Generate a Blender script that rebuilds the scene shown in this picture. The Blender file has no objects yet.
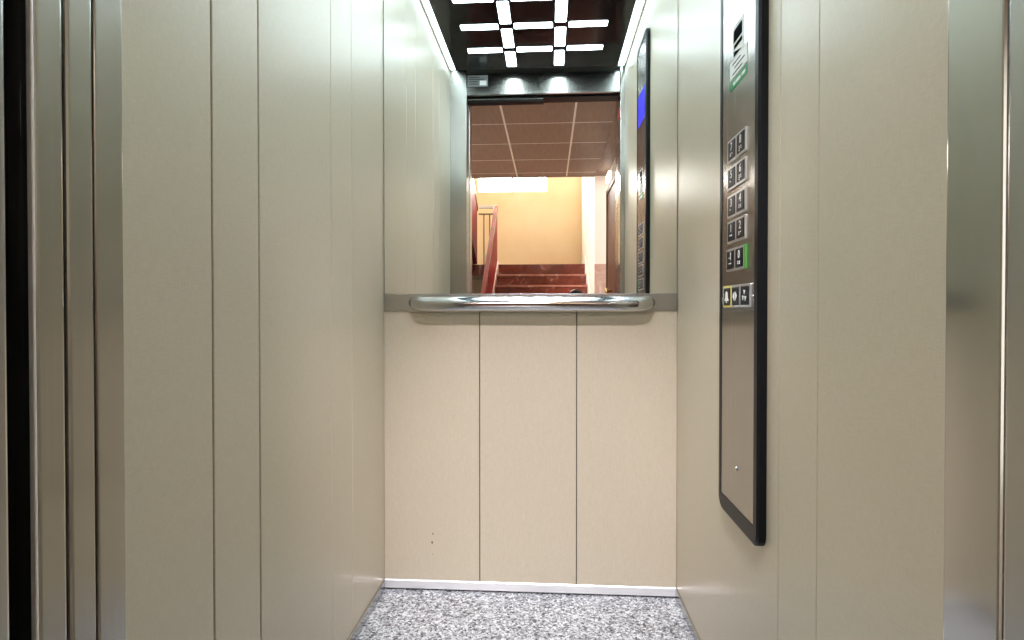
import bpy, bmesh, math, random
from mathutils import Vector, Matrix
random.seed(4)
sc = bpy.context.scene
COL = sc.collection
H = 0.972                                   # height of the camera above the floor

# ------------------------------------------------------------------ materials
def new_mat(name):
    m = bpy.data.materials.new(name); m.use_nodes = True
    nt = m.node_tree
    return m, nt, nt.nodes['Principled BSDF']
def plain(name, col, rough=.5, metal=0., spec=.5, coat=0.):
    m, nt, b = new_mat(name)
    b.inputs['Base Color'].default_value = (*col, 1)
    b.inputs['Roughness'].default_value = rough
    b.inputs['Metallic'].default_value = metal
    b.inputs['Specular IOR Level'].default_value = spec
    b.inputs['Coat Weight'].default_value = coat
    return m
def noisy(name, c0, c1, scale=(8, 8, 8), rough=.5, metal=0., bump=0., detail=4, spec=.5, r_var=0., lo=.3, hi=.7):
    m, nt, b = new_mat(name)
    N, L = nt.nodes, nt.links
    tc = N.new('ShaderNodeTexCoord'); mp = N.new('ShaderNodeMapping'); mp.inputs['Scale'].default_value = scale
    no = N.new('ShaderNodeTexNoise'); no.inputs['Scale'].default_value = 1; no.inputs['Detail'].default_value = detail
    cr = N.new('ShaderNodeValToRGB')
    cr.color_ramp.elements[0].position = lo; cr.color_ramp.elements[0].color = (*c0, 1)
    cr.color_ramp.elements[1].position = hi; cr.color_ramp.elements[1].color = (*c1, 1)
    L.new(tc.outputs['Object'], mp.inputs['Vector']); L.new(mp.outputs['Vector'], no.inputs['Vector'])
    L.new(no.outputs['Fac'], cr.inputs['Fac']); L.new(cr.outputs['Color'], b.inputs['Base Color'])
    b.inputs['Roughness'].default_value = rough; b.inputs['Metallic'].default_value = metal
    b.inputs['Specular IOR Level'].default_value = spec
    if r_var:
        mr = N.new('ShaderNodeMapRange'); mr.inputs['To Min'].default_value = rough - r_var; mr.inputs['To Max'].default_value = rough + r_var
        L.new(no.outputs['Fac'], mr.inputs['Value']); L.new(mr.outputs['Result'], b.inputs['Roughness'])
    if bump:
        bp = N.new('ShaderNodeBump'); bp.inputs['Strength'].default_value = bump; bp.inputs['Distance'].default_value = .001
        L.new(no.outputs['Fac'], bp.inputs['Height']); L.new(bp.outputs['Normal'], b.inputs['Normal'])
    return m
def emit(name, col, s, base=.8):
    m, nt, b = new_mat(name)
    b.inputs['Base Color'].default_value = (base, base, base, 1)
    b.inputs['Emission Color'].default_value = (*col, 1); b.inputs['Emission Strength'].default_value = s
    return m
def laminate():
    m, nt, b = new_mat('linen_laminate'); N, L = nt.nodes, nt.links
    tc = N.new('ShaderNodeTexCoord')
    vals = []
    for s in ((900, 900, 45), (60, 60, 900)):
        mp = N.new('ShaderNodeMapping'); mp.inputs['Scale'].default_value = s
        no = N.new('ShaderNodeTexNoise'); no.inputs['Scale'].default_value = 1; no.inputs['Detail'].default_value = 2
        L.new(tc.outputs['Object'], mp.inputs['Vector']); L.new(mp.outputs['Vector'], no.inputs['Vector']); vals.append(no)
    ad = N.new('ShaderNodeMath'); ad.operation = 'ADD'
    L.new(vals[0].outputs['Fac'], ad.inputs[0]); L.new(vals[1].outputs['Fac'], ad.inputs[1])
    mr = N.new('ShaderNodeMapRange'); mr.inputs['From Min'].default_value = .7; mr.inputs['From Max'].default_value = 1.3
    L.new(ad.outputs[0], mr.inputs['Value'])
    mx = N.new('ShaderNodeMix'); mx.data_type = 'RGBA'
    mx.inputs['A'].default_value = (.550, .492, .375, 1); mx.inputs['B'].default_value = (.632, .570, .448, 1)
    L.new(mr.outputs['Result'], mx.inputs['Factor']); L.new(mx.outputs['Result'], b.inputs['Base Color'])
    bp = N.new('ShaderNodeBump'); bp.inputs['Strength'].default_value = .08; bp.inputs['Distance'].default_value = .0005
    L.new(ad.outputs[0], bp.inputs['Height']); L.new(bp.outputs['Normal'], b.inputs['Normal'])
    b.inputs['Roughness'].default_value = .34; b.inputs['Specular IOR Level'].default_value = .62
    return m
def steel(name, col=(.60, .59, .56), rough=.2, scale=(3, 3, 260), grain=None, var=.25):
    m, nt, b = new_mat(name); N, L = nt.nodes, nt.links
    tc = N.new('ShaderNodeTexCoord'); mp = N.new('ShaderNodeMapping'); mp.inputs['Scale'].default_value = scale
    no = N.new('ShaderNodeTexNoise'); no.inputs['Scale'].default_value = 1; no.inputs['Detail'].default_value = 3
    L.new(tc.outputs['Object'], mp.inputs['Vector']); L.new(mp.outputs['Vector'], no.inputs['Vector'])
    mr = N.new('ShaderNodeMapRange'); mr.inputs['To Min'].default_value = rough * (1 - var); mr.inputs['To Max'].default_value = rough * (1 + var)
    L.new(no.outputs['Fac'], mr.inputs['Value']); L.new(mr.outputs['Result'], b.inputs['Roughness'])
    if grain:                                # brushed: reflections smear across the grain
        b.inputs['Anisotropic'].default_value = .85
        if grain == 'horizontal':
            cv = N.new('ShaderNodeCombineXYZ'); cv.inputs['Z'].default_value = 1; L.new(cv.outputs[0], b.inputs['Tangent'])
        else:
            ge = N.new('ShaderNodeNewGeometry'); cx = N.new('ShaderNodeVectorMath'); cx.operation = 'CROSS_PRODUCT'
            cx.inputs[1].default_value = (0, .02, 1); L.new(ge.outputs['True Normal'], cx.inputs[0]); L.new(cx.outputs['Vector'], b.inputs['Tangent'])
    mx = N.new('ShaderNodeMix'); mx.data_type = 'RGBA'
    mx.inputs['A'].default_value = (*[c * .93 for c in col], 1); mx.inputs['B'].default_value = (*[min(1, c * 1.07) for c in col], 1)
    L.new(no.outputs['Fac'], mx.inputs['Factor']); L.new(mx.outputs['Result'], b.inputs['Base Color'])
    b.inputs['Metallic'].default_value = 1
    return m
def granite():
    m, nt, b = new_mat('speckled_granite'); N, L = nt.nodes, nt.links
    tc = N.new('ShaderNodeTexCoord')
    vo = N.new('ShaderNodeTexVoronoi'); vo.inputs['Scale'].default_value = 165; vo.inputs['Randomness'].default_value = 1
    wn = N.new('ShaderNodeTexNoise'); wn.inputs['Scale'].default_value = 160
    mxv = N.new('ShaderNodeMix'); mxv.data_type = 'RGBA'; mxv.inputs['Factor'].default_value = .012
    L.new(tc.outputs['Object'], wn.inputs['Vector'])
    L.new(tc.outputs['Object'], mxv.inputs['A']); L.new(wn.outputs['Color'], mxv.inputs['B'])
    L.new(mxv.outputs['Result'], vo.inputs['Vector'])
    sp = N.new('ShaderNodeSeparateColor'); L.new(vo.outputs['Color'], sp.inputs['Color'])
    cr = N.new('ShaderNodeValToRGB'); cr.color_ramp.interpolation = 'CONSTANT'
    e = cr.color_ramp.elements
    e[0].position = 0; e[0].color = (.06, .063, .07, 1); e[1].position = .16; e[1].color = (.22, .235, .26, 1)
    for p, c in ((.36, (.40, .425, .46)), (.62, (.62, .65, .69)), (.85, (.82, .85, .88))):
        x = e.new(p); x.color = (*c, 1)
    L.new(sp.outputs['Red'], cr.inputs['Fac']); L.new(cr.outputs['Color'], b.inputs['Base Color'])
    b.inputs['Roughness'].default_value = .3
    return m
def marble(name, c0, c1, vein, scale=5., rough=.2):
    m, nt, b = new_mat(name); N, L = nt.nodes, nt.links
    tc = N.new('ShaderNodeTexCoord')
    no = N.new('ShaderNodeTexNoise'); no.inputs['Scale'].default_value = scale; no.inputs['Detail'].default_value = 8; no.inputs['Distortion'].default_value = 1.5
    cr = N.new('ShaderNodeValToRGB'); e = cr.color_ramp.elements
    e[0].position = .3; e[0].color = (*c0, 1); e[1].position = .62; e[1].color = (*c1, 1)
    x = e.new(.7); x.color = (*vein, 1)
    L.new(tc.outputs['Object'], no.inputs['Vector']); L.new(no.outputs['Fac'], cr.inputs['Fac']); L.new(cr.outputs['Color'], b.inputs['Base Color'])
    b.inputs['Roughness'].default_value = rough
    return m

M_LAM = laminate()
M_STEEL = steel('brushed_stainless', col=(.44, .43, .40), rough=.24, scale=(260, 260, 2), grain='vertical')
M_STEEL_L = steel('brushed_stainless_crosswise', col=(.50, .50, .48), rough=.13, scale=(2, 2, 2), var=.05)
M_STEEL_H = steel('brushed_stainless_fine', col=(.46, .46, .45), rough=.26, scale=(2, 2, 2), var=.05)
M_CHROME = steel('polished_stainless', col=(.54, .54, .545), rough=.10, scale=(2, 2, 2), var=.02)
M_ALU = steel('satin_aluminium', col=(.74, .75, .76), rough=.3, scale=(3, 300, 300))
M_SKIRT_LIT = plain('lit_skirting_metal', (.86, .88, .90), rough=.3, metal=.45)  # back skirting only, paler than the sides for the light on it
M_INK = plain('black_ink', (.004, .004, .006), rough=.9, spec=.03)
M_GLINT = plain('edge_glint', (.85, .86, .86), rough=.45, metal=.6)  # pale colour for the light caught on the door edge
M_MIRROR = plain('mirror_silvering', (.93, .94, .925), rough=0., metal=1.)
M_GRAN = granite()
M_BLACKGLOSS = plain('black_gloss_panel', (.010, .010, .012), rough=.12, spec=.35)
M_BLACK = plain('black_plastic', (.006, .007, .010), rough=.4, spec=.22)
M_GAPSHADE = plain('gap_shade_black', (.003, .003, .003), rough=.9, spec=.1)  # near-black colour for the shade inside the door gap
M_DARK = plain('dark_metal', (.05, .05, .05), rough=.5)
M_WHITE = plain('white_print', (.85, .86, .85), rough=.5)
M_SILVER = plain('silver_trim', (.66, .66, .66), rough=.3, metal=.8)
M_YELLOW = plain('yellow_trim', (.70, .62, .16), rough=.4)
M_GREEN = plain('green_plastic', (.10, .36, .07), rough=.35)
M_GREENP = plain('green_print', (.02, .26, .08), rough=.45)
M_RED = plain('red_sticker', (.75, .03, .04), rough=.4)
M_LED = emit('led_diffuser', (.79, .96, 1.02), 7.5)
M_COVE = emit('cove_led', (.76, .97, 1.03), 4.5)
M_SCREEN = emit('blue_screen', (.03, .03, 1.0), .6, .01)
M_ORANGE = noisy('orange_plaster', (.88, .68, .41), (.93, .78, .53), scale=(1.6, 1.6, 1.6), rough=.7)
M_PINKW = plain('cream_plaster', (.93, .82, .73), rough=.7)
M_CREAM = plain('white_plaster', (.86, .82, .74), rough=.7)
M_PMARB = marble('pink_marble', (.56, .34, .27), (.70, .48, .40), (.84, .72, .64), 7, .2)
M_RMARB = marble('red_marble', (.13, .028, .016), (.21, .050, .032), (.42, .19, .14), 5, .12)
M_PLATE = plain('grey_plate', (.22, .24, .24), rough=.4)
M_STAIN = plain('brown_spot', (.12, .07, .04), rough=.7)
M_TREAD = marble('tread_marble', (.34, .12, .08), (.46, .20, .15), (.66, .42, .36), 6, .15)
M_REDWOOD = noisy('red_stained_wood', (.20, .006, .006), (.26, .011, .010), scale=(9, 2, 9), rough=.5, spec=.25)
M_REDCAP = noisy('red_varnished_wood', (.24, .02, .02), (.32, .035, .03), scale=(9, 2, 9), rough=.22)
M_TILE = noisy('brown_ceiling_tile', (.27, .18, .135), (.33, .225, .175), scale=(40, 5, 40), rough=.45, spec=.2)
M_TBAR = plain('ceiling_bar_metal', (.95, .91, .86), rough=.35, metal=.2)
M_LOBFLOOR = marble('lobby_stone', (.40, .30, .24), (.52, .41, .33), (.62, .52, .44), 4, .15)
M_BROWNDOOR = noisy('brown_door_wood', (.055, .019, .007), (.09, .034, .013), scale=(30, 30, 2), rough=.45, spec=.15)
M_BRASS = plain('brass', (.80, .62, .28), rough=.2, metal=1)
M_WHITEPAINT = plain('white_painted_metal', (.82, .80, .76), rough=.35)
M_OLIVE = plain('olive_iron', (.12, .11, .05), rough=.5)
M_DAY = emit('daylight_pane', (1.0, .98, .94), 14.0)
M_ADDED_GLOW = emit('added_door_glow', (1.0, .95, .88), 1.7)  # glow of the added lobby door
M_ADDED_LAMP = emit('added_lamp_glow', (1.0, .93, .82), 1.8)  # glow shared by the added lamps

# ------------------------------------------------------------------ helpers
def obj(name, bm, mat, parent=None, smooth=False):
    me = bpy.data.meshes.new(name); bm.to_mesh(me); bm.free()
    for m in (mat if isinstance(mat, (list, tuple)) else [mat]): me.materials.append(m)
    if smooth:
        for p in me.polygons: p.use_smooth = True
    o = bpy.data.objects.new(name, me); COL.objects.link(o)
    if parent: o.parent = parent
    return o
def empty(name, loc=(0, 0, 0)):
    o = bpy.data.objects.new(name, None); COL.objects.link(o); o.empty_display_size = .05
    return o
def tag(o, label, cat, group=None, kind=None):
    o['label'] = label; o['category'] = cat
    if group: o['group'] = group
    if kind: o['kind'] = kind
    return o
def struct(o, label, cat):
    return tag(o, label, cat, kind='structure')
def box(bm, x0, x1, y0, y1, z0, z1, bev=0., seg=2, mi=0):
    r = bmesh.ops.create_cube(bm, size=1)
    vs = r['verts']
    for v in vs:
        v.co = Vector(((x0 + x1) / 2 + v.co.x * (x1 - x0), (y0 + y1) / 2 + v.co.y * (y1 - y0), (z0 + z1) / 2 + v.co.z * (z1 - z0)))
    fs = list({f for v in vs for f in v.link_faces})
    for f in fs: f.material_index = mi
    if bev:
        es = list({e for v in vs for e in v.link_edges})
        bmesh.ops.bevel(bm, geom=es, offset=bev, segments=seg, affect='EDGES', profile=.5)
    return bm
def one(*a, **k):
    bm = bmesh.new(); return box(bm, *a, **k)
def prism(bm, pts, axis, a0, a1):
    """extrude a polygon given in the two other axes along axis (0 x, 1 y, 2 z)"""
    def P(p, a):
        if axis == 0: return (a, p[0], p[1])
        if axis == 1: return (p[0], a, p[1])
        return (p[0], p[1], a)
    A = [bm.verts.new(P(p, a0)) for p in pts]; B = [bm.verts.new(P(p, a1)) for p in pts]
    n = len(pts)
    bm.faces.new(A); bm.faces.new(B[::-1])
    for i in range(n): bm.faces.new((A[i], B[i], B[(i + 1) % n], A[(i + 1) % n]))
    bmesh.ops.recalc_face_normals(bm, faces=bm.faces[:])
    return bm
def rrect(x0, x1, y0, y1, r, n=6):
    pts = []
    for cx, cy, a in ((x1 - r, y1 - r, 0), (x0 + r, y1 - r, 90), (x0 + r, y0 + r, 180), (x1 - r, y0 + r, 270)):
        for i in range(n + 1):
            t = math.radians(a + 90 * i / n); pts.append((cx + r * math.cos(t), cy + r * math.sin(t)))
    return pts
def tube(bm, path, rad, n=16, sz=1., up=Vector((0, 0, 1))):
    """sweep a circle (squashed by sz in the up direction) along path"""
    rings = []
    for i, p in enumerate(path):
        p = Vector(p)
        d = (Vector(path[min(i + 1, len(path) - 1)]) - Vector(path[max(i - 1, 0)])).normalized()
        s = d.cross(up)
        s = s.normalized() if s.length > 1e-5 else Vector((1, 0, 0))
        u = s.cross(d).normalized()
        r = rad[i] if isinstance(rad, (list, tuple)) else rad
        rings.append([bm.verts.new(p + s * math.cos(2 * math.pi * k / n) * r + u * math.sin(2 * math.pi * k / n) * r * sz) for k in range(n)])
    for a, b in zip(rings, rings[1:]):
        for k in range(n): bm.faces.new((a[k], a[(k + 1) % n], b[(k + 1) % n], b[k]))
    bm.faces.new(rings[0][::-1]); bm.faces.new(rings[-1])
    bmesh.ops.recalc_face_normals(bm, faces=bm.faces[:])
    return bm
def text_mesh(s, size, mat, name, parent, y, z, x, depth=.0004):
    """lettering on the right-hand wall, read from inside the car"""
    cu = bpy.data.curves.new(name, 'FONT'); cu.body = s; cu.size = size; cu.align_x = 'CENTER'; cu.align_y = 'CENTER'; cu.extrude = depth
    t = bpy.data.objects.new(name, cu); COL.objects.link(t)
    dg = bpy.context.evaluated_depsgraph_get(); dg.update()
    me = bpy.data.meshes.new_from_object(t.evaluated_get(dg)); bpy.data.objects.remove(t)
    M = Matrix(((0, 0, -1, x), (-1, 0, 0, y), (0, 1, 0, z), (0, 0, 0, 1)))
    me.transform(M); me.materials.clear(); me.materials.append(mat); me.name = name
    o = bpy.data.objects.new(name, me); COL.objects.link(o); o.parent = parent
    return o

# ------------------------------------------------------------------ the car
XL, XR, YB, YF = -.570, .430, 1.9472, .611
XO0, XO1 = -.474, .4026                     # clear opening
HC = 2.350                                  # ceiling line at the front wall
DT = 2.205                                  # underside of the lintel

# floor
struct(obj('floor', one(XL - .03, XR + .03, YF - .045, YB + .03, -.03, 0.), M_GRAN), 'grey black and white speckled stone floor of the lift car', 'floor')
def panel_wall(name, side, joints, label):
    bm = bmesh.new()
    x = XL if side < 0 else XR
    e = side
    ys = [YF - .001] + [j[0] for j in joints] + [YB + .02]
    gs = [0] + [j[1] for j in joints] + [0]
    box(bm, min(x + e * .004, x + e * .03), max(x + e * .004, x + e * .03), YF - .03, YB + .02, 0, 2.44, mi=1)
    for i in range(len(ys) - 1):
        a = ys[i] + gs[i] / 2; b = ys[i + 1] - gs[i + 1] / 2
        box(bm, min(x, x + e * .005), max(x, x + e * .005), a, b, .0, 2.42, bev=.0012, seg=1)
    return struct(obj(name, bm, [M_LAM, M_DARK]), label, 'wall')
panel_wall('wall_left', -1, [(.938, .0045), (1.095, .0045), (1.470, .0022), (1.627, .0015)], 'left car wall of tall beige laminate panels with vertical joints')
panel_wall('wall_right', 1, [(.945, .0016), (1.098, .0012)], 'right car wall of beige laminate carrying the control panel')
bm = bmesh.new()
box(bm, XL - .02, XR + .02, YB + .006, YB + .03, 0, 2.44, mi=1)
for a, b in ((XL, -.2375), (-.2355, .0935), (.0955, XR)):
    box(bm, a + .0005, b - .0005, YB, YB + .008, .036, .968, bev=.0012, seg=1)
for sx, sz, sa, sb in ((-.402, .166, .0030, .0046), (-.399, .196, .0024, .0030), (-.401, .125, .0014, .0018)):
    q0 = bmesh.ops.create_uvsphere(bm, u_segments=10, v_segments=6, radius=1, matrix=Matrix.Translation((sx, YB, sz)) @ Matrix.Diagonal((sa, .0004, sb, 1)))
    for f in {f for v in q0['verts'] for f in v.link_faces}: f.material_index = 2
struct(obj('wall_back', bm, [M_LAM, M_DARK, M_STAIN]), 'back car wall of three beige laminate panels below the mirror', 'wall')

# skirtings
def skirt(name, pts, axis, a0, a1, label, mat=None):
    bm = bmesh.new(); prism(bm, pts, axis, a0, a1)
    return struct(obj(name, bm, mat or M_STEEL_H), label, 'baseboard')
skirt('baseboard_back', [(YB, .0075), (YB - .006, .0075), (YB - .006, .033), (YB - .003, .0365), (YB, .0365)], 0, XL + .003, XR - .003, 'metal skirting along the foot of the back wall, paled to look lit', M_SKIRT_LIT)
skirt('baseboard_left', [(XL, .005), (XL + .005, .005), (XL + .005, .033), (XL + .002, .0365), (XL, .0365)], 1, YF + .001, YB - .0065, 'dull metal skirting along the foot of the left wall')
skirt('baseboard_right', [(XR, .005), (XR - .005, .005), (XR - .005, .033), (XR - .002, .0365), (XR, .0365)], 1, YF + .001, YB - .0065, 'dull metal skirting along the foot of the right wall')
# mirror
tag(obj('wall_mirror', one(XL + .0025, XR - .002, YB, YB + .005, H + .0535, 2.40), M_MIRROR), 'wall-wide mirror on the upper back wall above the handrail', 'mirror')

# handrail: backing strip, bar with returned ends, wall flanges
hr = tag(empty('handrail'), 'polished steel handrail with rounded ends on its flat strip below the mirror', 'handrail')
obj('backing_strip', one(XL + .002, XR - .002, YB - .004, YB + .002, H - .006, H + .053, bev=.0012), M_STEEL_H, hr)
zw = H + .0235; zc = H + .0172; yo = YB - .048
xa, xb = -.474, .350
path, rad = [], []
for i in range(0, 11):                       # each end bends back and up to the wall, thinning out
    t = math.radians(90 * i / 10)
    path.append((xa + .012 + .050 * (1 - math.cos(t)), YB - .004 + (yo - YB + .004) * math.sin(t), zw + (zc - zw) * i / 10)); rad.append(.0145 + .0110 * math.sin(t))
q = [(xa + xb - p[0], p[1], p[2]) for p in path]
path = path + [(xa + .2, yo, zc), ((xa + xb) / 2, yo, zc), (xb - .2, yo, zc)] + q[::-1]
rad = rad + [.0255] * 3 + rad[::-1]
bm = bmesh.new(); tube(bm, path, rad, 32)
obj('rail_bar', bm, M_CHROME, hr, True)
for px in (xa + .012, xb - .012):
    bm = bmesh.new(); tube(bm, [(px, YB - .0045, zw), (px, YB - .008, zw), (px, YB - .009, zw)], [.019, .019, .017], 24)
    obj('flange', bm, M_STEEL, hr, True)

# ceiling with the light panel
struct(obj('ceiling', one(XL - .03, XR + .03, YF - .045, YB + .03, 2.40, 2.44), M_WHITEPAINT), 'white car ceiling behind the black light panel', 'ceiling')
cl = tag(empty('ceiling_light_panel'), 'glossy black ceiling panel with a grid of white light strips, seen in the mirror', 'ceiling light')
PZ = H + 1.371
obj('panel', one(-.535, .388, .632, 1.935, PZ, PZ + .018, bev=.002), M_BLACKGLOSS, cl)
def strip(x0, x1, y0, y1):
    bm = bmesh.new(); prism(bm, rrect(x0, x1, y0, y1, .006, 3), 2, PZ - .0022, PZ + .004)
    obj('led_strip', bm, M_LED, cl)
rows = [.866, 1.117, 1.368, 1.619, 1.870]
segy = [(.660, .841)] + [(a + .027, b - .027) for a, b in zip(rows, rows[1:])] 
for cx in (-.2075, .0560):
    for a, b in segy: strip(cx - .0265, cx + .0265, a, b)
for ry in rows:
    for a, b in ((-.428, -.246), (-.169, .0175), (.095, .280)): strip(a, b, ry - .025, ry + .025)
for s, xw, xp in ((1, XL, -.535), (-1, XR, .388)):
    for nm, d0, d1, zl, zh, mt in (('wall_profile', .001, .010, -.006, .018, M_ALU), ('side_diffuser', .0145, abs(xp - xw) - .001, -.003, .012, M_COVE), ('edge_carrier', .0005, abs(xp - xw), .019, .026, M_BLACK)):
        a, b = sorted((xw + s * d0, xw + s * d1))
        obj(nm, one(a, b, .634, 1.935, PZ + zl, PZ + zh, bev=.0012 if nm != 'edge_carrier' else 0), mt, cl)

# front wall of the car: return, closing post, lintel
bm = bmesh.new()
box(bm, XL - .02, XO0, .572, YF, 0, 2.40, bev=.002)
box(bm, XO1, XR + .02, .535, YF, 0, 2.40, bev=.004, seg=3)
prism(bm, [(.572, DT), (YF, DT), (YF - .027, 2.40), (.572, 2.40)], 0, XO0 + .0012, XO1 - .0012)
for f in bm.faces[-6:]: f.material_index = 1
struct(obj('wall_front', bm, [M_STEEL, M_STEEL_L]), 'brushed steel front of the car around the door opening', 'wall')
# rating plate with small print on the lintel
rp = tag(empty('rating_plate'), 'small silver notice plate on the steel lintel above the door, seen in the mirror', 'plate')
def lean(bm):                                # lay flat parts on the leaning lintel face
    for v in bm.verts: v.co.y -= .027 * (v.co.z - DT) / (2.40 - DT)
    return bm
obj('plate', lean(one(-.470, -.351, YF - .0003, YF + .0015, H + 1.283, H + 1.352, bev=.0006)), M_PLATE, rp)
bm = bmesh.new()
for z, a, b in ((1.339, -.460, -.40), (1.327, -.460, -.372), (1.312, -.460, -.41), (1.298, -.460, -.41)): box(bm, a, b, YF + .0014, YF + .0019, H + z - .0028, H + z + .0028)
obj('printed_lines', lean(bm), M_DARK, rp)
obj('white_field', lean(one(-.398, -.359, YF + .0014, YF + .0019, H + 1.290, H + 1.318)), M_WHITE, rp)
# door header gear
dh = tag(empty('door_header'), 'black door track header under the lintel, stepped lower over the left half', 'door header')
obj('track_housing', one(XO0 + .002, XO1 - .002, .480, .5715, DT - .008, DT + .06, bev=.002), M_BLACK, dh)
obj('hanger_plate', one(XO0 + .002, -.030, .500, .560, DT - .024, DT - .0085, bev=.001), M_BLACK, dh)
obj('track_rail', one(XO0 + .004, -.032, .5605, .568, DT - .014, DT - .0085), M_STEEL, dh)

# sliding doors pushed open to the left
def sliding(name, y0, y1, x1, label, mat=M_STEEL):
    bm = bmesh.new(); box(bm, x1 - .43, x1, y0, y1, .012, DT + .01, bev=.004, seg=3)
    return struct(obj(name, bm, mat), label, 'door')
sliding('door_1', .5375, .5705, XO0 - .0005, 'brushed steel inner sliding door slid open beside the left return')
sliding('door_2', .5014, .5340, XO0 - .0005, 'brushed steel sliding door with a bright rounded edge, next to the wide black gap')
d2 = bpy.data.objects['door_2']
obj('edge_highlight', one(XO0 - .006, XO0 - .0003, .4984, .5012, .012, DT + .005, bev=.001), M_GLINT, d2)  # added pale strip, a painted highlight on the rounded edge
sliding('door_3', .4280, .4725, XO0 + .001, 'grey landing door edge at the far left of the photo', M_STEEL_H)
struct(obj('gap_shade', one(XO0 - .43, XO0 - .030, .4735, .4985, .0, DT), M_GAPSHADE), 'black fill standing in for the shade in the gap between car door and landing door', 'trim')  # black box put in as the shade of the open gap
# landing frame
bm = bmesh.new()
box(bm, XO0 - .10, XO0, .385, .427, 0, 2.30, bev=.002)
box(bm, XO1 + .0004, XO1 + .12, .385, .5340, 0, 2.30, bev=.004, seg=3)
box(bm, XO0, XO1 + .002, .385, .427, 2.23, 2.30, bev=.002)
struct(obj('trim_2', bm, M_STEEL_H), 'polished steel landing door frame around the lift entrance', 'trim')
struct(obj('trim_3', one(XO0 - .45, XO1 + .05, .43, .565, -.03, -.001, bev=.001), M_ALU), 'grooved metal threshold under the lift doors', 'trim')
# red sticker
bm = bmesh.new(); bmesh.ops.create_cone(bm, cap_ends=True, segments=32, radius1=.036, radius2=.036, depth=.0012)
bm.transform(Matrix.Translation((XO1 - .0006, .573, H + 1.117)) @ Matrix.Rotation(math.pi / 2, 4, 'Y'))
tag(obj('red_sticker', bm, M_RED), 'round red sticker high on the right door post, seen in the mirror', 'sticker')

# ------------------------------------------------------------------ control panel on the right wall
cp = tag(empty('control_panel'), 'tall black-framed steel lift control panel with floor buttons on the right wall', 'control panel')
FX = .4125
Z0, Z1 = H - .479, H + 1.205
bm = bmesh.new()
out_w = rrect(1.157, 1.422, Z0, Z1, .030); out_f = rrect(1.164, 1.415, Z0 + .007, Z1 - .007, .026); inn = rrect(1.181, 1.386, Z0 + .040, Z1 - .027, .004)
inn = rrect(1.181, 1.400, Z0 + .040, Z1 - .027, .004)
ring = [[bm.verts.new((x, p[0], p[1])) for p in pts] for x, pts in ((XR, out_w), (.4165, out_w), (FX, out_f), (FX, inn), (FX + .004, inn))]
for a, b in zip(ring, ring[1:]):
    n = len(a)
    for i in range(n): bm.faces.new((a[i], a[(i + 1) % n], b[(i + 1) % n], b[i]))
bm.faces.new(ring[0]); bm.faces.new(ring[-1][::-1])
bmesh.ops.recalc_face_normals(bm, faces=bm.faces[:])
obj('frame', bm, M_BLACK, cp)
M_FACE = steel('faceplate_steel', col=(.44, .42, .395), rough=.25, scale=(2, 260, 2), grain='vertical')
obj('faceplate', one(.4138, .4172, 1.1822, 1.3988, Z0 + .041, Z1 - .028), M_FACE, cp)
SX = .4138                                   # face of the plate
obj('display', one(SX - .0012, SX + .001, 1.205, 1.372, H + .835, H + .975, bev=.0006), M_SCREEN, cp)
def button(y0, y1, z0, z1, rim_mat, cap_mat=M_BLACK):
    bm = bmesh.new(); box(bm, SX - .004, SX, y0 + .0048, y1 - .0048, z0 + .0048, z1 - .0048, bev=.0012)
    b = obj('button', bm, cap_mat, cp)
    bm = bmesh.new()
    o = rrect(y0, y1, z0, z1, .002, 2); i = rrect(y0 + .0048, y1 - .0048, z0 + .0048, z1 - .0048, .001, 2)
    rg = [[bm.verts.new((x, p[0], p[1])) for p in pts] for x, pts in ((SX, o), (SX - .003, o), (SX - .003, i), (SX, i))]
    for a, c in zip(rg, rg[1:]):
        for k in range(len(a)): bm.faces.new((a[k], a[(k + 1) % len(a)], c[(k + 1) % len(a)], c[k]))
    bmesh.ops.recalc_face_normals(bm, faces=bm.faces[:])
    obj('button_rim', bm, rim_mat, b)
    return b
BT = [('7', '8'), ('5', '6'), ('3', '4'), ('1', '2'), ('-1', '0')]
BR = [(3, 5), (1, 5), (1, 4), (2, 3), (0, 4)]
for k, zt in enumerate((.384, .322, .258, .200, .137)):
    for c, (y0, y1) in enumerate(((1.2915, 1.350), (1.231, 1.2895))):
        sh = .006 if k == 4 else 0
        y0 += sh; y1 += sh
        b = button(y0, y1, H + zt - .0505, H + zt, M_SILVER)
        ym = (y0 + y1) / 2
        text_mesh(BT[k][c], .025, M_WHITE, 'floor_number', b, ym, H + zt - .0185, SX - .0042)
        bm = bmesh.new()
        for d in range(BR[k][c] or 2):
            cy, cz = ym + .005 - .010 * (d % 2), H + zt - .0335 - .0042 * (d // 2)
            bmesh.ops.create_uvsphere(bm, u_segments=8, v_segments=6, radius=.0017, matrix=Matrix.Translation((SX - .004, cy, cz)))
        obj('braille_dots', bm, M_WHITE, b, True)
        if (k, c) == (4, 1):
            g = obj('green_surround', one(SX - .0035, SX, y0 - .013, y0 - .0005, H + zt - .0515, H + zt + .001, bev=.001), M_GREEN, b)
            g['label'] = 'green bar beside the button'
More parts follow.
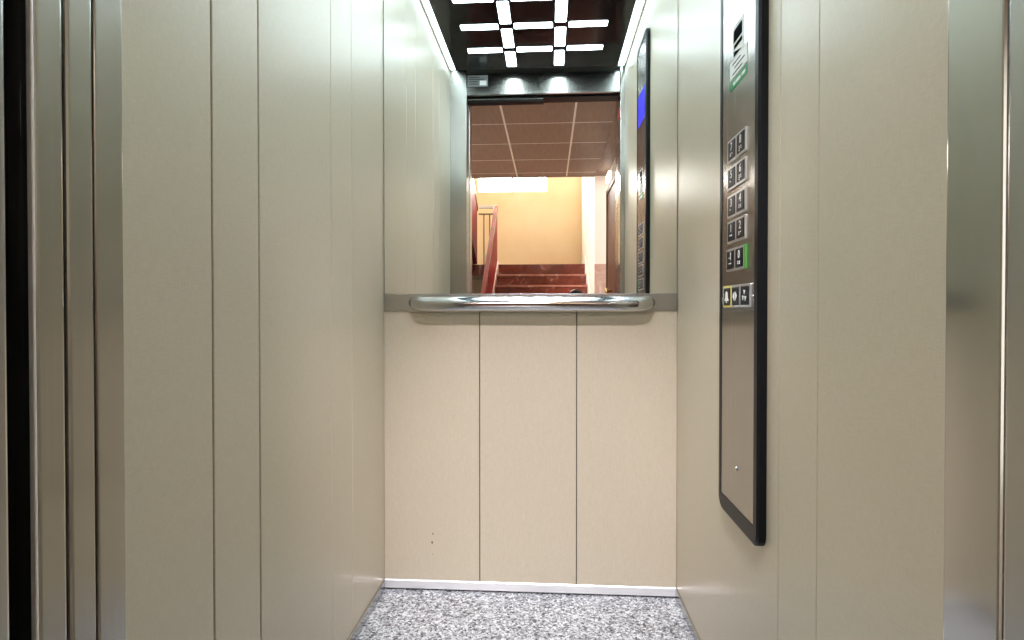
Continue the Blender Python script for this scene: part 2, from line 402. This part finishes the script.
# lower row: bell, open doors, fan
for k, (y0, y1, rm) in enumerate(((1.3215, 1.379, M_YELLOW), (1.2645, 1.3185, M_SILVER), (1.2005, 1.2605, M_SILVER))):
    b = button(y0, y1, H + .0045, H + .054, rm)
    ym = (y0 + y1) / 2; zm = H + .029; bm = bmesh.new()
    if k == 0:
        prism(bm, [(ym - .014, zm - .010), (ym - .014, zm - .007), (ym - .009, zm - .003), (ym - .007, zm + .008), (ym - .003, zm + .012), (ym + .003, zm + .012), (ym + .007, zm + .008), (ym + .009, zm - .003), (ym + .014, zm - .007), (ym + .014, zm - .010)], 0, SX - .0048, SX - .0036)
        box(bm, SX - .0048, SX - .0036, ym - .003, ym + .003, zm - .014, zm - .0105)
        obj('bell_symbol', bm, M_WHITE, b)
    elif k == 1:
        prism(bm, [(ym + .003, zm + .010), (ym + .003, zm - .010), (ym + .014, zm)], 0, SX - .0048, SX - .0036)
        prism(bm, [(ym - .003, zm + .010), (ym - .014, zm), (ym - .003, zm - .010)], 0, SX - .0048, SX - .0036)
        obj('arrow_symbol', bm, M_WHITE, b)
    else:
        for a in range(3):
            t = math.radians(90 + 120 * a)
            prism(bm, [(ym + math.cos(t) * .002, zm + math.sin(t) * .002), (ym + math.cos(t - .35) * .013, zm + math.sin(t - .35) * .013), (ym + math.cos(t + .55) * .013, zm + math.sin(t + .55) * .013)], 0, SX - .0048, SX - .0036)
        obj('fan_symbol', bm, M_WHITE, b)
for y in (1.3865, 1.190):
    bm = bmesh.new(); bmesh.ops.create_uvsphere(bm, u_segments=12, v_segments=8, radius=.004, matrix=Matrix.Translation((SX, y, H + .026)))
    obj('screw', bm, M_CHROME, cp, True)
bm = bmesh.new(); bmesh.ops.create_cone(bm, cap_ends=True, segments=20, radius1=.006, radius2=.005, depth=.003, matrix=Matrix.Translation((SX - .001, 1.288, H - .352)) @ Matrix.Rotation(-math.pi / 2, 4, 'Y'))
obj('key_switch', bm, M_CHROME, cp)
# notice above the buttons
nt_ = obj('notice', one(SX - .0008, SX, 1.252, 1.326, H + .561, H + .630), M_WHITE, cp); nt_['label'] = 'white notice with black shapes'
bm = bmesh.new()
box(bm, SX - .0014, SX - .0007, 1.261, 1.316, H + .594, H + .621)
box(bm, SX - .0014, SX - .0007, 1.261, 1.312, H + .579, H + .588)
prism(bm, [(1.315, H + .575), (1.315, H + .563), (1.264, H + .563)], 0, SX - .0014, SX - .0007)
obj('black_pictogram', bm, M_INK, nt_)
wl = obj('white_label', one(SX - .0009, SX, 1.229, 1.342, H + .520, H + .559), M_WHITE, cp)
bm = bmesh.new()
for j, (a, b) in enumerate(((1.27, 1.325), (1.245, 1.31), (1.26, 1.325))): box(bm, SX - .0013, SX - .0008, a, b, H + .549 - j * .011 - .0012, H + .549 - j * .011 + .0012)
obj('printed_lines', bm, M_INK, wl)
gl = obj('green_label', one(SX - .0009, SX, 1.230, 1.342, H + .494, H + .515), M_GREENP, cp)
bm = bmesh.new()
for a, b in ((1.24, 1.262), (1.27, 1.30), (1.304, 1.318)): box(bm, SX - .0013, SX - .0008, a, b, H + .501, H + .508)
obj('printed_lines', bm, M_WHITE, gl)

# ------------------------------------------------------------------ the lobby behind the camera (seen in the mirror)
YW, YE, ZL = .385, -2.822, H + 1.55          # lift wall, end of the lobby, tiled ceiling
XLB, XRB = -2.25, .680
YS0, GO, NR = -1.90, .278, 10                # first riser, going, risers
RI = .1625; YT = YS0 - GO * (NR - 1); ZT = RI * NR
YFAR = -5.50; XSR = .530; XI0, XI1 = -1.04, -.76
ZTOP = 4.3
struct(obj('floor_lobby', one(XLB, XRB, YE - 2.7, YW + .045, -.04, -.001), M_LOBFLOOR), 'beige stone floor of the lobby outside the lift', 'floor')
bm = bmesh.new()
box(bm, XLB - .1, XO0 - .10, YW, YW + .04, 0, ZL + .1); box(bm, XO1 + .12, XRB + .1, YW, YW + .04, 0, ZL + .1); box(bm, XO0 - .10, XO1 + .12, YW, YW + .04, 2.30, ZL + .1)
struct(obj('wall_lobby_front', bm, M_CREAM), 'cream lobby wall around the lift entrance', 'wall')
struct(obj('wall_lobby_right', one(XRB, XRB + .06, YE - .06, YW + .04, 0, ZL + .1), M_CREAM), 'pale lobby wall with the brown door', 'wall')
struct(obj('wall_lobby_left', one(XLB - .06, XLB, YFAR - .1, YW + .04, 0, ZTOP), M_ORANGE), 'far left lobby and stairwell wall in orange plaster', 'wall')
bm = bmesh.new(); box(bm, XSR, XRB, YE - .06, YE, 0, ZL + .1)
struct(obj('wall_pier', bm, M_PINKW), 'pinkish pier wall beside the right of the stairs', 'wall')
struct(obj('trim_4', one(XSR - .001, XRB - .001, YE, YE + .012, 0, H + .528, bev=.002), M_PMARB), 'pink marble wainscot on the pier beside the stairs', 'trim')
struct(obj('wall_stair_right', one(XSR, XSR + .06, YFAR - .06, YE - .06, 0, ZTOP), M_CREAM), 'white stairwell wall right of the stairs', 'wall')
# far orange wall with the window opening
WX0, WX1, WZ0, WZ1 = -1.18, -.015, H + 1.915, H + 3.0
bm = bmesh.new()
for a, b, c, d in ((XLB, XSR, 0, WZ0), (XLB, WX0, WZ0, WZ1), (WX1, XSR, WZ0, WZ1), (XLB, XSR, WZ1, ZTOP)): box(bm, a, b, YFAR - .08, YFAR, c, d)
struct(obj('wall_far', bm, M_ORANGE), 'orange plaster wall at the top of the stairs', 'wall')
wn = struct(empty('window_1'), 'bright window high in the orange wall above the stair landing', 'window')
obj('window_pane', one(WX0, WX1, YFAR - .06, YFAR - .05, WZ0, WZ1), M_DAY, wn)
bm = bmesh.new()
for a, b, c, d in ((WX0, WX1, WZ0, WZ0 + .03), (WX0, WX1, WZ1 - .03, WZ1), (WX0, WX0 + .03, WZ0 + .03, WZ1 - .03), (WX1 - .03, WX1, WZ0 + .03, WZ1 - .03), (-.615, -.585, WZ0 + .03, WZ1 - .03)): box(bm, a, b, YFAR - .048, YFAR - .02, c, d)
obj('window_frame', bm, M_WHITEPAINT, wn)
struct(obj('ceiling_stairwell', one(XLB - .06, XSR + .06, YFAR - .08, YE, ZTOP, ZTOP + .06), M_CREAM), 'white ceiling over the stairwell', 'ceiling')
struct(obj('wall_stairwell_upper', one(XLB, XSR + .06, YE - .005, YE + .05, ZL + .06, ZTOP), M_CREAM), 'upper wall over the end of the lobby ceiling', 'wall')
# tiled lobby ceiling
XC0 = -1.06
bm = bmesh.new()
box(bm, XC0 - 1.19, XRB, YE, YW, ZL + .012, ZL + .06, mi=1)
xs = [-1.52, -.943, -.3685, .2055, .535, XRB]; ys = [YW - .002, -.318, -.893, -1.470, -2.050, -2.622, YE]
xs = [XLB] + xs
for i in range(len(xs) - 1):
    for j in range(len(ys) - 1):
        g = .005
        box(bm, xs[i] + g * (1.5 if 0 < i < len(xs) - 2 else 0), xs[i + 1] - g * (1.5 if i < len(xs) - 3 else .1), ys[j + 1] + g / 2, ys[j] - g / 2, ZL, ZL + .013, bev=.0015, seg=1)
struct(obj('ceiling_lobby', bm, [M_TILE, M_DARK]), 'brown tiled lobby ceiling with metal joints', 'ceiling')
bm = bmesh.new()
for x in xs[1:-2]: box(bm, x - .008, x + .008, YE + .01, YW - .01, ZL - .0005, ZL + .0125)
for y in ys[1:-1]: box(bm, XLB, XRB - .15, y - .005, y + .005, ZL - .001, ZL + .0125)
struct(obj('trim_5', bm, M_TBAR), 'shiny metal bars between the brown ceiling tiles', 'trim')
struct(obj('trim_6', one(XLB, XRB, YE - .012, YE - .0005, ZL - .006, ZL + .06), M_TILE), 'brown edge board closing the lobby ceiling', 'trim')

# brown side door with knob, added lamp for the white glow above it
d4 = struct(empty('door_4'), 'dark brown wooden lobby door in the right wall near the stairs', 'door')
obj('door_leaf', one(XRB - .012, XRB - .001, -2.70, -1.86, .005, 2.27, bev=.002), M_BROWNDOOR, d4)
bm = bmesh.new()
for a, b, c, d in ((-2.78, -2.705, 0, 2.33), (-1.855, -1.78, 0, 2.33), (-2.705, -1.855, 2.275, 2.33)): box(bm, XRB - .022, XRB - .001, a, b, c, d, bev=.003)
obj('door_frame', bm, M_BROWNDOOR, d4)
bm = bmesh.new(); tube(bm, [(XRB - .012, -2.22, 1.165), (XRB - .045, -2.22, 1.165), (XRB - .055, -2.22, 1.165), (XRB - .075, -2.22, 1.165), (XRB - .082, -2.22, 1.165)], [.012, .012, .026, .026, .014], 16)
obj('door_knob', bm, M_BRASS, d4, True)
la = tag(empty('added_wall_lamp'), 'added glowing box above the brown lobby door, standing in for the white glow in the mirror', 'lamp')
obj('added_lamp_base', one(XRB - .012, XRB - .001, -2.62, -2.28, H + 1.40, H + 1.50, bev=.002), M_WHITEPAINT, la)
obj('added_lamp_glow', one(XRB - .045, XRB - .0125, -2.60, -2.30, H + 1.41, H + 1.49, bev=.012, seg=4), M_ADDED_LAMP, la)
# added lamp to brighten the stairwell, out of sight from the car
sl = tag(empty('added_stair_lamp'), 'added unseen round ceiling lamp brightening the stairwell', 'lamp')
bm = bmesh.new(); bmesh.ops.create_cone(bm, cap_ends=True, segments=32, radius1=.24, radius2=.26, depth=.06, matrix=Matrix.Translation((-.1, -4.3, ZTOP - .031)))
obj('added_lamp_base', bm, M_WHITEPAINT, sl)
bm = bmesh.new(); bmesh.ops.create_uvsphere(bm, u_segments=32, v_segments=16, radius=1, matrix=Matrix.Translation((-.1, -4.3, ZTOP - .062)) @ Matrix.Diagonal((.23, .23, .08, 1)))
obj('added_lamp_glow', bm, M_ADDED_LAMP, sl, True)

# added unseen lobby spot, aimed to brighten the pier and stairs
dl = tag(empty('added_fill_spot'), 'added unseen ceiling light brightening the pier by the stairs', 'lamp')
bm = bmesh.new(); bmesh.ops.create_cone(bm, cap_ends=True, segments=32, radius1=.075, radius2=.075, depth=.012, matrix=Matrix.Translation((-1.5, -.95, ZL - .0065)))
obj('added_lamp_ring', bm, M_WHITEPAINT, dl)
ld = bpy.data.lights.new('added_beam', 'SPOT'); ld.energy = 330; ld.color = (1, .93, .88); ld.spot_size = math.radians(46); ld.spot_blend = .6; ld.shadow_soft_size = .06
lo = bpy.data.objects.new('added_beam', ld); COL.objects.link(lo); lo.parent = dl; lo.location = (-1.5, -.95, ZL - .03)
lo.rotation_euler = Vector((2.05, -1.87, -1.0)).to_track_quat('-Z', 'Y').to_euler()

# added unseen spot over the landing, aimed in to brighten the back wall
sp = tag(empty('added_car_spot'), 'added unseen ceiling spot over the landing, brightening the back car wall', 'lamp')
SP = Vector((-.05, .15, ZL)); AIM = (Vector((-.02, YB, .42)) - SP).normalized()
qr = Vector((0, 0, 1)).rotation_difference(AIM).to_matrix().to_4x4()
bm = bmesh.new(); bmesh.ops.create_cone(bm, cap_ends=True, segments=32, radius1=.075, radius2=.075, depth=.012, matrix=Matrix.Translation(SP + Vector((0, 0, -.0065))))
obj('added_lamp_base', bm, M_WHITEPAINT, sp)
bm = bmesh.new(); bmesh.ops.create_cone(bm, cap_ends=True, segments=32, radius1=.055, radius2=.066, depth=.06, matrix=Matrix.Translation(SP + Vector((0, 0, -.085))) @ qr)
obj('added_lamp_head', bm, M_WHITEPAINT, sp)
ld = bpy.data.lights.new('added_spot_beam', 'SPOT'); ld.energy = 140; ld.color = (1, .90, .96); ld.spot_size = math.radians(40); ld.spot_blend = .9; ld.shadow_soft_size = .064
lo = bpy.data.objects.new('added_spot_beam', ld); COL.objects.link(lo); lo.parent = sp; lo.location = SP + Vector((0, 0, -.085)) + AIM * .07
lo.rotation_euler = AIM.to_track_quat('-Z', 'Y').to_euler()

# added unseen glowing door in the left lobby wall, brightens the lobby
d5 = struct(empty('added_door'), 'added unseen glazed door glowing into the lobby', 'door')
bm = bmesh.new()
for a, b, c, d in ((-2.45, -2.38, 0, 2.3), (-.82, -.75, 0, 2.3), (-1.63, -1.57, .06, 2.24), (-2.38, -.82, 2.24, 2.3), (-2.38, -.82, 0, .06)): box(bm, XLB + .001, XLB + .05, a, b, c, d, bev=.003)
obj('door_frame', bm, M_BROWNDOOR, d5)
obj('added_glow_pane', one(XLB + .012, XLB + .02, -2.379, -.821, .061, 2.239), M_ADDED_GLOW, d5)

# stairs: one flight of red marble steps up to the landing
st = tag(empty('staircase'), 'red-brown marble staircase rising from the lobby to the landing', 'staircase')
for k in range(NR - 1):
    y = YS0 - k * GO; z = RI * (k + 1)
    bm = bmesh.new(); box(bm, XI1 + .03, XSR - .002, YT - .02, y, z - RI, z - .030)
    s = obj('step', bm, M_RMARB, st)
    obj('nosing_tread', one(XI1 + .03, XSR - .002, y - GO - .01, y + .022, z - .0295, z, bev=.006, seg=3), M_TREAD, s)
obj('landing', one(XLB + .002, XSR - .002, YFAR + .001, YT, ZT - .16, ZT, bev=.004), M_RMARB, st)
bm = bmesh.new(); sl_ = RI / GO
prism(bm, [(YS0 + .06, 0), (YS0 + .06, .06), (YT, ZT + .03), (YT, ZT - .16)], 0, XI1 + .012, XI1 + .029)
obj('stringer', bm, M_PMARB, st)
bm = bmesh.new(); prism(bm, [(YS0, .0), (YS0, .28), (YT - .02, ZT + .12), (YFAR + .002, ZT + .12), (YFAR + .002, ZT), (YT, ZT), (YT, ZT - .16)], 0, XSR - .0115, XSR - .0003)
obj('wall_skirting', bm, M_CREAM, st)
# upper flight, returning towards the lift on the left
uf = tag(empty('upper_staircase'), 'upper red-brown stair flight turning back above the lobby, left of the stairwell gap', 'staircase')
for k in range(5):
    y = YT + k * GO + .01; z = ZT + RI * (k + 1)
    obj('step', one(XLB + .003, XI0 - .031, y, y + GO + .02, z - RI - .10, z, bev=.004), M_RMARB, uf)
def balustrade(name, pts, x0, x1, cap, label):
    r = tag(empty(name), label, 'balustrade')
    bm = bmesh.new(); prism(bm, pts, 0, x0, x1); obj('panel', bm, M_REDWOOD, r)
    bm = bmesh.new(); prism(bm, cap, 0, x0 - .008, x1 + .006); obj('handrail_cap', bm, M_REDCAP, r)
    return r
ytb = YT - .02; ybb = -1.93
ztb = H + 1.50; zbb = ztb - (ybb - ytb) * .80
balustrade('stair_balustrade', [(ybb, zbb - .70), (ybb, zbb - .04), (ytb, ztb - .04), (ytb, ZT + .032), (YT, ZT + .032)], XI1 - .030, XI1 + .012,
           [(ybb + .04, zbb - .065), (ybb + .04, zbb - .005), (ytb - .04, ztb + .022), (ytb - .04, ztb - .04)], 'sloping solid red wooden balustrade left of the marble steps')
y1 = YT + 1.45; z1 = ztb + 1.45 * sl_
balustrade('upper_balustrade', [(YT + .012, ZT + .003), (YT + .012, ztb - .02), (y1, z1 - .02), (y1, z1 - .95)], XI0 - .029, XI0,
           [(ytb - .03, ztb - .06), (ytb - .03, ztb + .0), (y1, z1 + .02), (y1, z1 - .04)], 'red wooden balustrade of the upper flight at the left edge of the doorway reflection')
gr = tag(empty('guard_rail'), 'white metal guard rail with thin uprights between the two stair flights', 'railing')
yg = YT - .06
obj('top_rail', one(XI0 + .014, XI1 - .058, yg - .02, yg + .02, H + 1.475, H + 1.525, bev=.006), M_WHITEPAINT, gr)
obj('lower_rail', one(XI0 + .014, XI1 - .058, yg - .008, yg + .008, H + 1.385, H + 1.405, bev=.003), M_OLIVE, gr)
for k in range(3):
    x = XI0 + .09 + k * .085
    obj('upright', one(x - .008, x + .008, yg - .008, yg + .008, ZT + .0008, H + 1.385, bev=.002), M_OLIVE, gr)

# ------------------------------------------------------------------ the person crouching with the phone
def skin(name, verts, edges, root, mat, parent=None, sub=2):
    me = bpy.data.meshes.new(name); me.from_pydata([v[:3] for v in verts], edges, [])
    o = bpy.data.objects.new(name, me); COL.objects.link(o)
    md = o.modifiers.new('s', 'SKIN'); ms = o.modifiers.new('u', 'SUBSURF'); ms.levels = sub; ms.render_levels = sub
    for i, v in enumerate(verts):
        r = v[3]; me.skin_vertices[0].data[i].radius = (r if isinstance(r, tuple) else (r, r))
        me.skin_vertices[0].data[i].use_root = (i == root)
    dg = bpy.context.evaluated_depsgraph_get(); dg.update()
    m2 = bpy.data.meshes.new_from_object(o.evaluated_get(dg)); bpy.data.objects.remove(o)
    m2.materials.clear(); m2.materials.append(mat); m2.name = name
    for p in m2.polygons: p.use_smooth = True
    o = bpy.data.objects.new(name, m2); COL.objects.link(o)
    if parent: o.parent = parent
    return o
M_SKIN = plain('skin', (.52, .29, .19), rough=.5); M_HAIR = plain('dark_hair', (.018, .012, .010), rough=.45)
M_SHIRT = plain('dark_shirt', (.03, .035, .05), rough=.8); M_TROU = plain('dark_trousers', (.03, .03, .035), rough=.8); M_SHOE = plain('shoe_leather', (.05, .03, .02), rough=.5)
PX = .212
pel = (PX + .03, -.80, .33); wai = (PX + .02, -.74, .50); che = (PX + .01, -.66, .68); nek = (PX, -.585, .84); hd0 = (PX, -.55, .90)
V = [(*pel, .13), (*wai, (.135, .11)), (*che, (.155, .115)), (PX, -.60, .80, (.10, .075)), (*nek, .055), (*hd0, .055)]
E = [(0, 1), (1, 2), (2, 3), (3, 4), (4, 5)]
SH, LG = {}, {}
HANDS = {}
for s in (-1, 1):
    sh = (PX + s * .17, -.61, .79); el = (PX + s * .22 - .03, -.40, .70)
    wr = (.04 + s * .112, -.085, .935); pa = (.04 + s * .098, -.045, .955)
    b = len(V); V += [(*sh, .058), (*el, .042), (*wr, .028), (*pa, (.034, .018))]; E += [(3, b), (b, b + 1), (b + 1, b + 2), (b + 2, b + 3)]
    SH[s] = (sh, el, wr)
    for f in range(4):                       # fingers close on the back of the phone
        z = .972 + .022 - f * .017; L = (.030, .034, .032, .026)[f]
        c = len(V); kx = .04 + s * .088
        V += [(kx, -.032, z, .0085), (kx - s * L * .6, -.024, z, .0078), (kx - s * L * 1.2, -.021, z, .0065)]
        E += [(b + 3, c), (c, c + 1), (c + 1, c + 2)]
    c = len(V); V += [(.04 + s * .092, -.045, .932, .010), (.04 + s * .066, -.040, .938, .009), (.04 + s * .048, -.032, .945, .0075)]; E += [(b + 3, c), (c, c + 1), (c + 1, c + 2)]
    hp = (PX + .03 + s * .10, -.78, .30); kn = (PX + s * .20, -.42, .50); an = (PX + .02 + s * .15, -.70, .10); to = (PX + .02 + s * .17, -.50, .035)
    b = len(V); V += [(*hp, .088), (*kn, .058), (*an, .038), (*to, (.040, .026))]; E += [(0, b), (b, b + 1), (b + 1, b + 2), (b + 2, b + 3)]
    LG[s] = (hp, kn, an, to)
person = skin('person', V, E, 0, M_SKIN)
tag(person, 'dark-haired person crouching outside the lift, head top just above the mirrored handrail', 'person')
# head, shaped from a sphere
bm = bmesh.new(); bmesh.ops.create_uvsphere(bm, u_segments=28, v_segments=20, radius=1)
for v in bm.verts:
    x, y, z = v.co
    if z < 0: x *= 1 - .28 * z * z; y *= 1 - .10 * z * z
    if y > .75 and -.25 < z < .12 and abs(x) < .2: y += .22 * (1 - abs(x) / .2) * (.12 - z) / .37
    v.co = Vector((PX + x * .074, -.535 + y * .093, 1.008 + z * .112))
obj('head', bm, M_SKIN, person, True)
bm = bmesh.new(); bmesh.ops.create_uvsphere(bm, u_segments=28, v_segments=20, radius=1)
bmesh.ops.delete(bm, geom=[v for v in bm.verts if (v.co.z < .30 and v.co.y > .15) or v.co.z < -.55], context='VERTS')
for v in bm.verts: v.co = Vector((PX + v.co.x * .081, -.540 + v.co.y * .098, 1.010 + v.co.z * .117))
hair = obj('hair', bm, M_HAIR, person, True); md = hair.modifiers.new('thick', 'SOLIDIFY'); md.thickness = .006; md.offset = -1
for s in (-1, 1):
    bm = bmesh.new(); bmesh.ops.create_uvsphere(bm, u_segments=12, v_segments=8, radius=.0105, matrix=Matrix.Translation((PX + s * .030, -.455, 1.010))); obj('eye', bm, M_WHITE, person, True)
    bm = bmesh.new(); bmesh.ops.create_uvsphere(bm, u_segments=12, v_segments=8, radius=1, matrix=Matrix.Translation((PX + s * .078, -.54, .995)) @ Matrix.Diagonal((.010, .018, .030, 1))); obj('ear', bm, M_SKIN, person, True)
bm = bmesh.new(); bmesh.ops.create_uvsphere(bm, u_segments=12, v_segments=8, radius=1, matrix=Matrix.Translation((PX, -.452, .948)) @ Matrix.Diagonal((.022, .008, .006, 1))); obj('mouth', bm, plain('lips', (.40, .14, .11), rough=.5), person, True)
V = [(pel[0], pel[1], pel[2] + .05, .142), (*wai, (.148, .122)), (*che, (.168, .128)), (PX, -.605, .80, (.112, .088)), (PX, -.592, .835, .066)]
E = [(0, 1), (1, 2), (2, 3), (3, 4)]
for s in (-1, 1):
    sh, el, wr = SH[s]; b = len(V); V += [(*sh, .070), (*el, .054), (wr[0] * .85 + el[0] * .15, wr[1] * .85 + el[1] * .15, wr[2] * .85 + el[2] * .15, .040)]; E += [(3, b), (b, b + 1), (b + 1, b + 2)]
skin('shirt', V, E, 0, M_SHIRT, person)
V = [(*pel, .142)]; E = []
for s in (-1, 1):
    hp, kn, an, to = LG[s]; b = len(V); V += [(*hp, .100), (*kn, .072), (an[0], an[1], an[2] + .01, .052)]; E += [(0, b), (b, b + 1), (b + 1, b + 2)]
skin('trousers', V, E, 0, M_TROU, person)
for s in (-1, 1):
    hp, kn, an, to = LG[s]
    skin('shoe', [(an[0], an[1] - .03, .045, .045), (an[0], an[1] + .02, .05, .05), (to[0], to[1], .042, (.05, .042)), (to[0], to[1] + .06, .035, (.042, .033))], [(0, 1), (1, 2), (2, 3)], 1, M_SHOE, person)
ph = tag(obj('smartphone', one(-.035, .115, -.017, -.009, H - .037, H + .037, bev=.003, seg=3), M_BLACKGLOSS), 'dark smartphone held sideways by the crouching person outside the lift', 'phone')

# ------------------------------------------------------------------ camera, world, view
cam = bpy.data.cameras.new('camera'); co = bpy.data.objects.new('camera', cam); COL.objects.link(co)
co.location = (0, 0, H); co.rotation_euler = (math.pi / 2 - .0113, 0, .0642)
cam.sensor_width = 36; cam.lens = 571.94 / 1024 * 36; cam.shift_y = -4.2 / 1024; cam.clip_start = .01
sc.camera = co
w = bpy.data.worlds.new('world'); sc.world = w; w.use_nodes = True
w.node_tree.nodes['Background'].inputs['Color'].default_value = (.7, .85, 1, 1); w.node_tree.nodes['Background'].inputs['Strength'].default_value = .3
vs = sc.view_settings
vs.view_transform = 'Standard'; vs.look = 'None'; vs.gamma = 1; vs.use_curve_mapping = False; vs.exposure = 1.0
